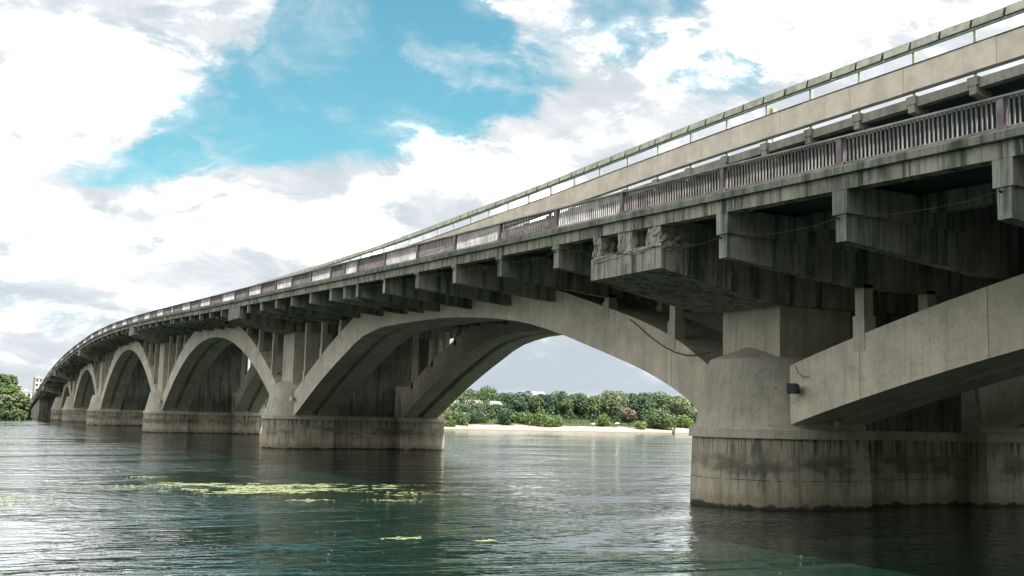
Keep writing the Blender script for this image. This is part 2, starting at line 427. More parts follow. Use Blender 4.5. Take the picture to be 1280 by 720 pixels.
# unseen steep bank behind the viewpoint, set close to shade the piers; bridge enters it
vv, ff = [], []
hx = list(range(-420, 421, 12)); hy = [-42, -45, -49, -55, -63, -72, -82, -95, -110, -130, -160, -215, -320]
hz_ = [-0.8, 0.5, 1.6, 6, 14, 24, 36, 50, 62, 74, 82, 86, 86]
rh = random.Random(5)
for y, z in zip(hy, hz_):
    for x in hx:
        zz = z * (0.92 + 0.16 * math.sin(x * 0.021 + 1.0) + 0.06 * math.sin(x * 0.09)) + (rh.uniform(-2.2, 2.2) if z > 5 else 0)
        if -10 < x < 26 and z < 12 and z > 1: zz = min(zz, 5.5) if y > -62 else max(zz, 7.0)
        vv.append((x, y - 0.02 * abs(x), zz))
nx = len(hx)
for j in range(len(hy) - 1):
    for i in range(nx - 1): ff.append((j*nx+i, (j+1)*nx+i, (j+1)*nx+i+1, j*nx+i+1))
me = bpy.data.meshes.new('hillside'); me.from_pydata(vv, [], ff)
M['hill'] = simple('wooded_hillside', (0.05, 0.07, 0.035), 0.95, 0.6, 0.25)
o = link('hillside', me, M['hill']); o['kind'] = 'structure'

# ------------------------------------------------------------------ BRIDGE
PIERS = [-61.7, -1.5, 58.3, 117.6, 177.0, 219.7, 245.0]
YEND = 284.0
z0 = interp([(-68, 8.0), (-40, 8.85), (-18, 9.5), (-9, 9.77), (7, 10.29), (20, 10.73), (41.7, 11.5), (69, 12.42), (86, 13.05),
             (107, 13.75), (122, 14.15), (140, 14.4), (155, 14.33), (176, 13.7), (202, 12.45), (219, 11.2), (234, 9.75), (248, 8.0),
             (260, 6.4), (275, 4.75), (300, -0.5)])
def XE(y): return -4.0 + 0.0128 * min(max(y, 0.0), 125.0)
XF = 18.2
def tipd(y):                                          # depth of the bracket tips below the walkway
    if y < 1.0: return 2.0
    return 1.54 - 0.0055 * min(y, 80)

bridge = empty('concrete_bridge', (7.8, 0, 0), 'long grey weathered concrete arch bridge striding across the river on wide piers', 'bridge')
bridge.location = (0, 0, 0)

# beam stations
stations, caps = [], list(PIERS)
lims = PIERS + [266.0]
for a, b in zip(lims[:-1], lims[1:]):
    half = (b - a) / 2
    n = max(1, round((half - 5.8) / 4.75))
    st = [5.07 + k * (half - 0.75 - 5.07) / n for k in range(n + 1)]
    if abs(a + 1.5) < 0.01:
        stations += [3.2, 8.2, 12.95, 17.65, 22.4, 26.9, 29.3, 32.0, 36.3, 40.85, 45.05, 49.4, 53.6]
    elif abs(b + 1.5) < 0.01:
        stations += [-7.1, -12.05, -17.1, -22.0, -26.7, -30.9, -32.4, -37.0, -42.0, -47.0, -52.0, -56.6]
    else:
        stations += [a + s for s in st] + [b - s for s in reversed(st)]
stations = sorted(s for s in stations if s < YEND - 1)
edges = sorted(stations + caps)

def nose(cx, r, x_in, hw, z, n=24):                   # half-round nose facing -x joined to a straight block
    pts = [(cx - r * math.cos(a), r * math.sin(a), z) for a in [math.pi * (k / n - 0.5) for k in range(n + 1)]]
    return pts + [(x_in, hw, z), (x_in, -hw, z)]
def outline(z, grow=0.0, n=24):
    r = 2.6 + grow
    a = [math.pi * (k / n - 0.5) for k in range(n + 1)]
    near = [(2.3 - r * math.cos(q), r * math.sin(q), z) for q in a]
    far = [(13.1 + r * math.cos(q), -r * math.sin(q), z) for q in a]
    w = 1.75 + grow
    return near + [(4.8 + grow, r, z), (4.8 + grow, w, z), (10.8 - grow, w, z), (10.8 - grow, r, z)] + far + \
           [(10.8 - grow, -r, z), (10.8 - grow, -w, z), (4.8 + grow, -w, z), (4.8 + grow, -r, z)]
def shift(ring, y): return [(p[0], p[1] + y, p[2]) for p in ring]
def cutwater_rings(y, flip=False):
    rr = []
    for z, r, cx, hw in ((2.72, 2.52, 2.3, 2.52), (3.9, 2.33, 2.38, 2.33), (5.16, 2.12, 2.46, 2.12), (5.22, 2.06, 2.48, 2.06), (5.72, 0.25, 1.9, 0.25)):
        ring = nose(cx, r, 4.78, hw, z)
        if z > 5.6: ring = [(min(max(p[0], 1.6), 4.78), p[1], z) for p in ring]
        if flip: ring = [(15.4 - p[0], -p[1], p[2]) for p in ring]
        rr.append(shift(ring, y))
    return rr
for i, py in enumerate(PIERS):
    pr = MB().loft([shift(outline(-2.5, 0.10), py), shift(outline(0.6, 0.06), py), shift(outline(2.40, 0.0), py)]).build('pier', M['pier'], bridge)
    MB().loft([shift(outline(2.40, 0.13), py), shift(outline(2.70, 0.13), py), shift(outline(2.74, 0.09), py)]).build('ledge', M['cutwater'], pr)
    MB().loft(cutwater_rings(py)).build('cutwater', M['cutwater'], pr)
    MB().loft(cutwater_rings(py, True)).build('cutwater', M['cutwater'], pr)
    top = z0(py) - tipd(py) - 0.45 if i != 1 else 7.25
    py = py - 0.2 if i == 1 else py
    MB().box(1.5, 4.8, py - 1.6, py + 1.6, 2.7, top).build('column', M['column'], pr)
    MB().box(13.6, 15.0, py - 1.6, py + 1.6, 2.7, top).build('column', M['column'], pr)
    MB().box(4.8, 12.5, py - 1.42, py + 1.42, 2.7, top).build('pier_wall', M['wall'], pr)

# arch ribs ---------------------------------------------------------
spans = list(zip(PIERS[:-1], PIERS[1:]))
LOW1 = interp([(0.3, 2.78), (2.9, 4.15), (4.9, 4.9), (7.3, 5.6), (10.1, 6.35), (12.3, 6.93), (16.5, 7.78), (21.4, 8.33), (27.5, 8.68), (34.9, 8.74), (40, 8.3), (43.3, 7.35), (48.2, 5.72), (56.3, 2.5)])
def low_fn(a, b):
    if abs(a - PIERS[1]) < 0.1: return LOW1
    mid, half = (a + b) / 2, (b - a) / 2 - 2.1
    zc, zs = z0(mid) - 2.35, 2.6
    def f(y):
        tt = min(abs(y - mid) / half, 1.0)
        tilt = 0.010 * (y - mid)
        return zs + (zc - zs) * (1 - tt ** 2.05) + tilt * (1 - tt)
    if b < 0:                                          # the near right-hand span, lower and flatter at its foot
        def f(y):
            tt = min(abs(y - mid) / half, 1.0)
            return 2.83 + (6.95 - 2.83) * (1 - tt ** 1.9) * (1.0)
    return f
def rib_top(low, y, a, b):
    half = (b - a) / 2
    return min(low(y) + 2.03, z0(y) - 1.25)
for a, b in spans:
    low = low_fn(a, b)
    ya, yb = a + 2.3, b - 2.3
    n = 44
    ys_ = [ya + (yb - ya) * (0.5 - 0.5 * math.cos(math.pi * k / n)) for k in range(n + 1)]
    for x0_, sgn in ((1.5, 1), (14.1, -1)):
        joints = [st for st in stations if a + 3 < st < b - 3 and min(abs(st - a), abs(st - b)) < 16]
        cuts = [ya] + joints + [yb]
        mb = MB()
        for ca, cb in zip(cuts[:-1], cuts[1:]):
            seg = [ca + (0.012 if ca > ya else 0)] + [y for y in ys_ if ca + .3 < y < cb - .3] + [cb - (0.012 if cb < yb else 0)]
            rings = []
            for y in seg:
                lo, hi = low(y), rib_top(low, y, a, b)
                prof = [(0, lo), (0, hi), (3.3, hi), (3.3, lo), (1.95, lo), (1.95, lo + 0.32), (1.35, lo + 0.32), (1.35, lo)]
                rings.append([(x0_ + sgn * px_, y, pz) for px_, pz in prof])
            mb.loft(rings)
        rib = mb.build('arch_rib', M['rib'], bridge)
        # spandrel posts standing on the rib
        for s in stations:
            if not (a + 3 < s < b - 3): continue
            zt = z0(s) - tipd(s) - 0.5
            for dx in (0.02, 2.85):
                xa = x0_ + sgn * dx; xb = x0_ + sgn * (dx + 0.40)
                x_lo, x_hi = min(xa, xb), max(xa, xb)
                zb = rib_top(low, s, a, b)
                if zt - zb > 0.35:
                    p = MB().box(x_lo, x_hi, s - 0.19, s + 0.19, zb - 0.35, zt + 0.1)
                    p.box(x_lo - 0.05, x_hi + 0.05, s - 0.25, s + 0.25, zb - 0.5, zb + min(0.62, (zt - zb) * .5))
                    p.build('spandrel_post', M['column'], rib)
                elif abs(s - 8.2) < 0.8 and dx < 1:
                    xm = x0_ - sgn * 0.03
                    MB().box(min(xm, x_hi), max(xm, x_lo + .1) if sgn < 0 else x_hi, s - 0.26, s + 0.26, low(s) + 0.1, max(zt + 0.1, zb - 0.05)).build('pilaster', M['beam'], rib)

# cross beams with cantilever brackets -------------------------------
def cross_beam(s):
    zz = z0(s); td = tipd(s); xe = XE(s) + 0.06
    top = zz - 0.5; tip = zz - td; root = tip - 0.52
    w_ = 0.19
    near_x = [xe, xe + 0.3, 1.2]; nz = [tip, tip - 0.02, root]
    prof = [(xe, top), (xe, tip), (1.3, root), (14.3, root), (XF - 0.1, tip), (XF - 0.1, top)]
    mb = MB()
    mb.loft([[(x, s - w_, z) for x, z in prof], [(x, s + w_, z) for x, z in prof]])
    # thicker upper half with a ledge on the tip
    prof2 = [(xe - 0.05, top - 0.06), (xe - 0.05, tip + 0.72), (1.3, tip + 0.72 - 0.12), (1.3, top - 0.06)]
    mb.loft([[(x, s - w_ - 0.09, z) for x, z in prof2], [(x, s + w_ + 0.07, z) for x, z in prof2]])
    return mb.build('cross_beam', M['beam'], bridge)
for s in stations:
    cbm = cross_beam(s)
    if -40 < s < 130:
        hz = z0(s) - tipd(s) + 0.60; xx = XE(s)
        MB().tube([(xx + 0.03, s + 0.02, hz), (xx - 0.05, s + 0.02, hz), (xx - 0.07, s + 0.02, hz + 0.05)], 0.028, 6).build('cable_clamp', M['dark_metal'], cbm)

# pier caps -----------------------------------------------------------
def jag(mesh_ob, amp, seed, zmin=-99, cuts=3):
    rnd = random.Random(seed)
    bm = bmesh.new(); bm.from_mesh(mesh_ob.data)
    bmesh.ops.subdivide_edges(bm, edges=bm.edges, cuts=cuts, use_grid_fill=True)
    for v in bm.verts:
        if v.co.z > zmin:
            v.co += Vector((rnd.uniform(-1, 1), rnd.uniform(-1, 1), rnd.uniform(-1, 1))) * amp
    bm.to_mesh(mesh_ob.data); bm.free()
for i, py in enumerate(PIERS):
    py = py - 0.22 if i == 1 else py
    zz = z0(py); xe = XE(py) + 0.02; wcap = 2.2 if i == 1 else 1.9
    tip = zz - (2.13 if i == 1 else 1.62); root = tip - 0.85
    ct = zz - 1.36 if i == 1 else zz - 0.52
    prof = [(xe, ct), (xe, tip), (0.6, root), (15.0, root), (XF - 0.1, tip), (XF - 0.1, ct)]
    if i == 1:                                          # damaged cap: its upper face has broken away
        prof = [(xe, ct), (xe, tip), (0.6, root), (15.0, root), (15.0, ct)]
        cp = MB().loft([[(x, py - wcap, z) for x, z in prof], [(x, py + wcap, z) for x, z in prof]]).build('pier_cap', M['cap'], bridge)
        cp['label'] = 'damaged pier cap with broken upper face and exposed aggregate'
        MB().box(xe + 1.1, 15, py - wcap + 0.1, py + wcap - 0.1, ct - 0.02, zz - 0.5).build('cap_web', M['beam'], cp)
        for k, (ya, yb, x1, mt, am) in enumerate(((py + 1.55, py + 2.12, 0.75, 'spall', 0.055), (py - 0.42, py + 0.46, 0.8, 'cap', 0.025), (py - 2.1, py - 1.3, 0.9, 'spall', 0.065))):
            st = MB().box(xe + 0.03, xe + x1 + 0.35, ya, yb, ct - 0.05, zz - 0.5).build('cap_stub', M[mt], cp)
            jag(st, am, 11 + k, cuts=5)
        br = MB().box(xe - 0.012, xe + 0.9, py - wcap - 0.01, py + wcap - 0.25, ct - 0.16, ct + 0.05).build('broken_edge', M['spall'], cp)
        jag(br, 0.05, 5, cuts=7)
        for k in range(7):
            y = py + random.choice((-1.75, -1.4, 0.2, 1.7, 1.95)) + random.uniform(-.15, .15); x = xe + random.uniform(-.05, .12)
            MB().tube([(x + .1, y, zz - .55), (x, y + random.uniform(-.05, .05), zz - .95), (x - random.uniform(0, .12), y + random.uniform(-.12, .12), ct - random.uniform(-.05, .1))], 0.011, 5).build('rebar', M['rust'], cp)
        MB().box(XF - 4.2, XF - 0.1, py - wcap, py + wcap, tip, zz - 0.5).build('cap_end', M['cap'], cp)
    else:
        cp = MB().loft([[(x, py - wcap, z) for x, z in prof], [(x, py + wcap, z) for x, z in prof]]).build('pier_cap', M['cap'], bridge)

# stringers, slab, edge beam, curb blocks -----------------------------
def strip(name, mat, ya, yb, sect, parent, step=3.0):
    n = max(1, int((yb - ya) / step))
    rings = []
    for k in range(n + 1):
        y = ya + (yb - ya) * k / n
        rings.append([(x + (XE(y) if rel else 0), y, z0(y) + z) for x, z, rel in sect])
    return MB().loft(rings).build(name, mat, parent)
for x0_ in (-0.95, 1.95, 7.7, 13.5):
    strip('stringer', M['cap'] if x0_ < 0 else M['beam'], -68, YEND, [(x0_, -0.96, 0), (x0_ + 0.3, -0.96, 0), (x0_ + 0.3, -0.36, 0), (x0_, -0.36, 0)], bridge)
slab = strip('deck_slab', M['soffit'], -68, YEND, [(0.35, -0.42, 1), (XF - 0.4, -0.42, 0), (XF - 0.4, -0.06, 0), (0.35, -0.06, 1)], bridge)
strip('road_surface', M['asphalt'], -68, YEND, [(2.4, -0.06, 1), (XF - 2.6, -0.06, 0), (XF - 2.6, -0.052, 0), (2.4, -0.052, 1)], bridge)
bounds = [-68.0] + [e for e in edges] + [YEND]
for ya, yb in zip(bounds[:-1], bounds[1:]):
    j = random.uniform(-0.012, 0.012)
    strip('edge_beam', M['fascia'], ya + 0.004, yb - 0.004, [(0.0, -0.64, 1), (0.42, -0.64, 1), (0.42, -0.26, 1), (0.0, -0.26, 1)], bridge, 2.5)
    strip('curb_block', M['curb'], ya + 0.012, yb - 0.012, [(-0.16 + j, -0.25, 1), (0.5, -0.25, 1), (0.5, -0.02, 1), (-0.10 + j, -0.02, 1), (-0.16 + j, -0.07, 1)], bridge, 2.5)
strip('far_edge_beam', M['fascia'], -68, YEND, [(XF - 0.42, -0.64, 0), (XF + 0.15, -0.64, 0), (XF + 0.15, 0.0, 0), (XF - 0.42, 0.0, 0)], bridge)
# abutment on the far bank
ab = MB()
prof = [(262.0, -1.5), (262.0, z0(262) - 1.2), (284.0, z0(284) - 0.5), (299.0, -0.4), (299.0, -1.5)]
ab.loft([[(-1.6, y, z) for y, z in prof], [(18.0, y, z) for y, z in prof]])
ab.build('abutment', M['beam'], bridge)
MB().box(-1.5, 17.0, -72, -61.0, -1.5, z0(-64) - 0.5).build('abutment', M['beam'], bridge)

# ------------------------------------------------------------------ RAILING
railing = empty('railing', (XE(0), 0, z0(0)), 'baluster railing in alternating brown and pale grey panels along the near edge of the bridge', 'railing')
railing.location = (0, 0, 0)
RX = 0.10
def post_xyz(y): return XE(y) + RX
bar_mesh = {}
for key in ('pale_rail', 'brown_rail', 'mid_rail'):
    bm_ = MB().box(-0.018, 0.018, -0.014, 0.014, 0.09, 0.745).mesh('baluster'); bm_.materials.append(M[key]); bar_mesh[key] = bm_
post_mesh = MB().box(-0.10, 0.05, -0.09, 0.09, -0.03, 0.76).box(-0.12, 0.07, -0.11, 0.11, -0.03, 0.10).mesh('railing_post'); post_mesh.materials.append(M['post_paint'])
nbar = 0
bays = [e for e in edges if -40 < e]
bays = [bays[0] - 4.8] + bays + [YEND - 0.2]
for k, (ya, yb) in enumerate(zip(bays[:-1], bays[1:])):
    x = post_xyz(ya)
    po = bpy.data.objects.new('railing_post', post_mesh); COL.objects.link(po); po.parent = railing
    po.location = (x, ya, z0(ya))
    if yb - ya < 0.5: continue
    cidx = bays.index(ya)
    key = 'pale_rail' if (cidx - bays.index(PIERS[1])) % 2 == 0 else 'brown_rail'
    if yb < -1: key = 'mid_rail'
    za, zb, xb = z0(ya), z0(yb), post_xyz(yb)
    def sl(x0_, x1_, lo, hi, mb): 
        n = 2
        mb.loft([[(x + (xb-x)*q + x0_, ya + (yb-ya)*q, z0(ya+(yb-ya)*q) + lo), (x + (xb-x)*q + x1_, ya + (yb-ya)*q, z0(ya+(yb-ya)*q) + lo),
                  (x + (xb-x)*q + x1_, ya + (yb-ya)*q, z0(ya+(yb-ya)*q) + hi), (x + (xb-x)*q + x0_, ya + (yb-ya)*q, z0(ya+(yb-ya)*q) + hi)] for q in (0.0, 0.5, 1.0)])
        return mb
    pn = sl(-0.045, 0.045, 0.05, 0.09, MB()).build('railing_panel', M[key], railing)
    pn['label'] = 'pale grey railing panel' if key == 'pale_rail' else 'worn brown railing panel'
    sl(-0.13, 0.11, 0.745, 0.79, MB()).build('handrail', M['handrail'], pn)
    nb = max(2, int((yb - ya - 0.2) / 0.135))
    far = ya < -19 or nbar + nb > 300
    joined = MB()
    for q in range(nb):
        y = ya + 0.16 + (yb - ya - 0.32) * q / (nb - 1)
        bx = post_xyz(y); bz = z0(y)
        if far:
            joined.box(bx - 0.018, bx + 0.018, y - 0.014, y + 0.014, bz + 0.09, bz + 0.74)
        else:
            b_ = bpy.data.objects.new('baluster', bar_mesh[key]); COL.objects.link(b_); b_.parent = pn
            b_.location = (bx, y + random.uniform(-0.006, 0.006), bz)
            b_.rotation_euler = (random.uniform(-0.012, 0.012), 0, random.uniform(-0.15, 0.15)); nbar += 1
    if far:
        jb = joined.build('balusters', M[key], pn); jb['kind'] = 'stuff'

# ------------------------------------------------------------------ METRO VIADUCT above the road
mz = interp([(-68, 16.1), (-12, 15.95), (0, 15.93), (22, 15.62), (40, 15.48), (54, 15.58), (74, 15.9), (100, 16.2), (130, 16.6), (155, 16.6), (180, 16.0), (219, 13.5), (260, 8.8), (284, 6.0)])
metro = empty('metro_viaduct', (4, 0, 0), 'raised concrete railway viaduct running above the road deck behind the railing', 'viaduct')
metro.location = (0, 0, 0)
MX = 4.0
def mstrip(name, mat, ya, yb, sect, parent, step=4.0):
    n = max(1, int(math.ceil((yb - ya) / step)))
    rings = [[(x, y, mz(y) + z) for x, z in sect] for y in [ya + (yb - ya) * k / n for k in range(n + 1)]]
    return MB().loft(rings).build(name, mat, parent)
POSTS = [-67.0 + 2.53 * k for k in range(int((YEND - 4 + 67) / 2.53))]
shiftp = (-9.69 - min(POSTS, key=lambda q: abs(q + 9.69)))
POSTS = [p + shiftp for p in POSTS]
for k in range(len(POSTS) - 1):
    mstrip('edge_beam', M['metro'], POSTS[k] + 0.005, POSTS[k+1] - 0.005, [(MX + random.uniform(-.012, .012), -2.30), (MX + 0.35, -2.30), (MX + 0.35, -1.98), (MX, -1.98)], metro)
for y in POSTS:
    z = mz(y)
    MB().box(MX - 0.10, MX + 0.3, y - 0.2, y + 0.2, z - 2.22, z - 1.94).hexa([(MX - .08, y - .14, z - 2.5), (MX + .6, y - .14, z - 2.62), (MX + .6, y + .14, z - 2.62), (MX - .08, y + .14, z - 2.5),
        (MX - .08, y - .14, z - 2.2), (MX + .6, y - .14, z - 2.2), (MX + .6, y + .14, z - 2.2), (MX - .08, y + .14, z - 2.2)]).build('corbel', M['metro'], metro)
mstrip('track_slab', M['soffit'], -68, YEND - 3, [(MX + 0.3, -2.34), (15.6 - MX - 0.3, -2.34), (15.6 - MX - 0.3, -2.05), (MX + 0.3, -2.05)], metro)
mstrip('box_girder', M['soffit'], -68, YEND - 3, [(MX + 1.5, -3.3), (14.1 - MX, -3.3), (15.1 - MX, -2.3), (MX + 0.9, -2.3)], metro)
mstrip('far_edge_beam', M['metro'], -68, YEND - 3, [(15.2 - MX, -2.36), (15.6 - MX, -2.36), (15.6 - MX, -1.98), (15.2 - MX, -1.98)], metro)
for s in edges:
    h_ = mz(s) - 3.2 - z0(s)
    if h_ > 0.15:
        MB().box(MX + 1.7, 13.9 - MX, s - 0.35, s + 0.35, z0(s) - 0.3, mz(s) - 3.1).build('viaduct_pier', M['beam'], metro)

# guard screen: posts, beige wall panels and a strip of top panels
screen = empty('guard_screen', (4, 0, 14), 'beige panelled guard screen on pale green posts topped by a strip of framed sheets', 'screen')
screen.location = (0, 0, 0)
pm = MB().box(-0.06, 0.06, -0.05, 0.05, -2.0, -0.3).box(-0.1, 0.12, -0.14, 0.14, -2.0, -1.93).mesh('screen_post'); pm.materials.append(M['screen_post'])
for y in POSTS:
    o = bpy.data.objects.new('screen_post', pm); COL.objects.link(o); o.parent = screen
    o.location = (MX + 0.12, y, mz(y))
    o.rotation_euler = (0, 0, random.uniform(-.05, .05))
for k in range(len(POSTS) - 1):
    for h in range(2):
        ya = POSTS[k] + 0.4 + h * 1.265; yb = ya + 1.265
        rings = []
        jx, jz = random.uniform(-.006, .006), random.uniform(-.008, .008)
        for y in (ya + 0.006, yb - 0.006):
            z = mz(y) + jz
            rings.append([(MX + jx, y, z - 1.72), (MX + 0.05 + jx, y, z - 1.72), (MX + 0.05 + jx, y, z - 0.84), (MX + jx, y, z - 0.84)])
        MB().loft(rings).build('wall_panel', M['panel'], screen)
mstrip('bottom_rail', M['panel_edge'], POSTS[0], POSTS[-1], [(MX - 0.03, -1.80), (MX + 0.10, -1.80), (MX + 0.10, -1.735), (MX - 0.03, -1.735)], screen)
mstrip('coping', M['panel_edge'], POSTS[0], POSTS[-1], [(MX - 0.02, -0.835), (MX + 0.08, -0.835), (MX + 0.08, -0.80), (MX - 0.02, -0.80)], screen)
mstrip('carrier_rail', M['screen_post'], POSTS[0], POSTS[-1], [(MX - 0.04, -0.39), (MX + 0.06, -0.39), (MX + 0.06, -0.345), (MX - 0.04, -0.345)], screen)
for k in range(len(POSTS) - 1):
    for h in range(2):
        gap = 0.045 if (h == 1 and 0 < POSTS[k] + 9 < 8) else 0.014
        ya = POSTS[k] - 1.265 + h * 1.265 + 0.014; yb = ya + 1.265 - gap - 0.014
        A = [(MX - 0.10, mz(ya) - 0.335), (MX - 0.02, mz(ya) - 0.335), (MX + 0.04, mz(ya) - 0.02), (MX - 0.04, mz(ya) - 0.02)]
        dz = mz(yb) - mz(ya)
        tp = MB().loft([[(x, ya, z) for x, z in A], [(x, yb, z + dz) for x, z in A]]).build('top_panel', M['panel_edge'], screen)
        e = 0.035
        def pt(u, q, off):                              # point on the slanted front face
            x = MX - 0.10 + 0.06 * q; z = mz(ya) - 0.335 + 0.315 * q
            return (x - off, ya + (yb - ya) * u, z + dz * u)
        MB().hexa([pt(e, .07, .02), pt(1 - e, .07, .02), pt(1 - e, .07, -.01), pt(e, .07, -.01), pt(e, .93, .02), pt(1 - e, .93, .02), pt(1 - e, .93, -.01), pt(e, .93, -.01)]).build('sheet', M['top_panel'], tp)

# ------------------------------------------------------------------ small things on the bridge
cb = empty('control_box', (4.75, 0.85, mz(.85) - 2.05), 'small faded yellow box on a pole behind the beige screen', 'box')
MB().box(-0.03, 0.03, -0.03, 0.03, 0, 1.25).build('pole', M['screen_post'], cb)
MB().box(-0.09, 0.09, -0.13, 0.13, 1.22, 1.75).build('case', M['yellow_box'], cb)
MB().box(-0.115, -0.095, -0.11, 0.11, 1.26, 1.71).build('door', M['yellow_box'], cb)

def floodlight(loc, rz, label, big, pale):
    r = empty('floodlight', loc, label, 'floodlight', 'floodlights on the bridge piers', rz)
    s = 0.30 if big else 0.16
    a = MB(); a.hexa([(-s*.6, -s*.6, -s*.6), (-s*.6, s*.6, -s*.6), (s*.5, s*.5, -s*.45), (s*.5, -s*.5, -s*.45), (-s*.6, -s*.6, s*.6), (-s*.6, s*.6, s*.6), (s*.5, s*.5, s*.45), (s*.5, -s*.5, s*.45)])
    a.build('housing', M['grey_metal' if pale else 'dark_metal'], r)
    MB().box(-s*.66, -s*.605, -s*.5, s*.5, -s*.5, s*.5).build('lens', M['lamp_glass'] if pale else M['dark_metal'], r)
    MB().box(s*.5, s*1.1, -s*.12, s*.12, -s*.5, s*.1).build('arm', M['dark_metal'], r)
    return r
floodlight((1.18, -4.35, 4.1), 0.5, 'black square floodlight fixed at the foot of the nearest right-hand arch rib', True, False)
floodlight((1.22, 55.6, 4.05), 0.5, 'pale floodlight on the second pier beside its lit arch rib', True, True)
floodlight((3.0, 56.0, 2.92), 1.5, 'small pale lamp on the second pier ledge under the near rib', False, True)
floodlight((12.6, 56.0, 2.92), 1.5, 'small pale lamp on the second pier ledge under the far rib', False, True)
floodlight((1.22, 115.0, 4.0), 0.5, 'pale floodlight on the third pier beside its arch rib', True, True)
floodlight((3.0, 115.3, 2.9), 1.5, 'small pale lamp on the third pier ledge under the near rib', False, True)
floodlight((12.6, 115.3, 2.9), 1.5, 'small pale lamp on the third pier ledge under the far rib', False, True)
floodlight((3.3, -4.05, 2.95), 1.5, 'small lamp on the nearest pier ledge under the right-hand rib', False, True)
floodlight((12.6, -3.3, 4.2), 1.5, 'small pale lamp high on the dark wall of the nearest pier', False, True)

ld = empty('ladder', (11.7, -3.45, 2.72), 'dark steel ladder standing against the nearest pier wall beyond the rib', 'ladder')
for x in (-0.3, 0.3): MB().box(x - 0.025, x + 0.025, -0.03, 0.03, 0, 3.2).build('rail', M['dark_metal'], ld)
for k in range(9): MB().box(-0.28, 0.28, -0.015, 0.015, 0.3 + k * 0.33, 0.33 + k * 0.33).build('rung', M['dark_metal'], ld)

def cable(name, pts, r, label, cat='cable', group=None):
    o = MB().tube(pts, r, 5).build(name, M['cable'], None, True)
    return tag(o, label, cat, group)
pts = []
tips = [s for s in edges if -45 < s < 125]
for ya, yb in zip(tips[:-1], tips[1:]):
    for q in range(5):
        y = ya + (yb - ya) * q / 5
        hz = z0(y) - tipd(y) + 0.62
        pts.append((XE(y) - 0.06 + (0.25 if q else 0), y, hz - 0.10 * math.sin(math.pi * q / 5)))
cable('cable', pts, 0.008, 'thin black cable strung along the bracket tips below the railing')
cable('cable', [(1.44, 6.2, 7.2), (1.43, 5.53, 6.86), (1.42, 4.63, 6.36), (1.42, 3.71, 5.94), (1.42, 2.9, 5.66), (1.42, 2.1, 5.5), (1.42, 1.3, 5.48), (1.45, 0.6, 5.55)], 0.02, 'loose black cable drooping across the light arch rib beside the nearest pier')
cable('cable', [(1.4, -4.2, 4.9), (1.4, -4.35, 4.62), (1.4, -4.6, 4.5), (1.4, -4.85, 4.52)], 0.012, 'short curl of wire above the black floodlight on the nearest pier')

# ------------------------------------------------------------------ TREES
def leaf_cloud(lobes, n, size, rng):
    """many small leaf faces on and inside the lobes of a crown"""
    L = np.array(lobes)                                     # x y z rx rz
    wgt = L[:, 3] ** 2; wgt = wgt / wgt.sum()
    idx = rng.choice(len(L), n, p=wgt)
    d = rng.normal(size=(n, 3)); d /= np.linalg.norm(d, axis=1)[:, None]
    rad = rng.uniform(0.55, 1.05, n) ** 0.6
    # clumps: pull leaves together into tufts
    c = L[idx, :3] + d * L[idx][:, [3, 3, 4]] * rad[:, None]
    nrm = d + rng.normal(scale=0.55, size=(n, 3)); nrm[:, 2] += 0.35
    nrm /= np.linalg.norm(nrm, axis=1)[:, None]
    t1 = np.cross(nrm, rng.normal(size=(n, 3))); t1 /= np.linalg.norm(t1, axis=1)[:, None] + 1e-9
    t2 = np.cross(nrm, t1)
    s = (size * rng.uniform(0.6, 1.35, n))[:, None]
    q = np.stack([c - t1 * s * 0.5 - t2 * s * .15, c + t2 * s * 0.42 - t1 * s * .05, c + t1 * s * 0.55, c - t2 * s * 0.45], 1).reshape(-1, 3)
    me = bpy.data.meshes.new('crown')
    me.vertices.add(len(q)); me.vertices.foreach_set('co', q.ravel())
    me.loops.add(n * 4); me.loops.foreach_set('vertex_index', np.arange(n * 4, dtype=np.int32))
    me.polygons.add(n); me.polygons.foreach_set('loop_start', np.arange(0, n * 4, 4, dtype=np.int32))
    me.update(calc_edges=True); me.validate()
    return me
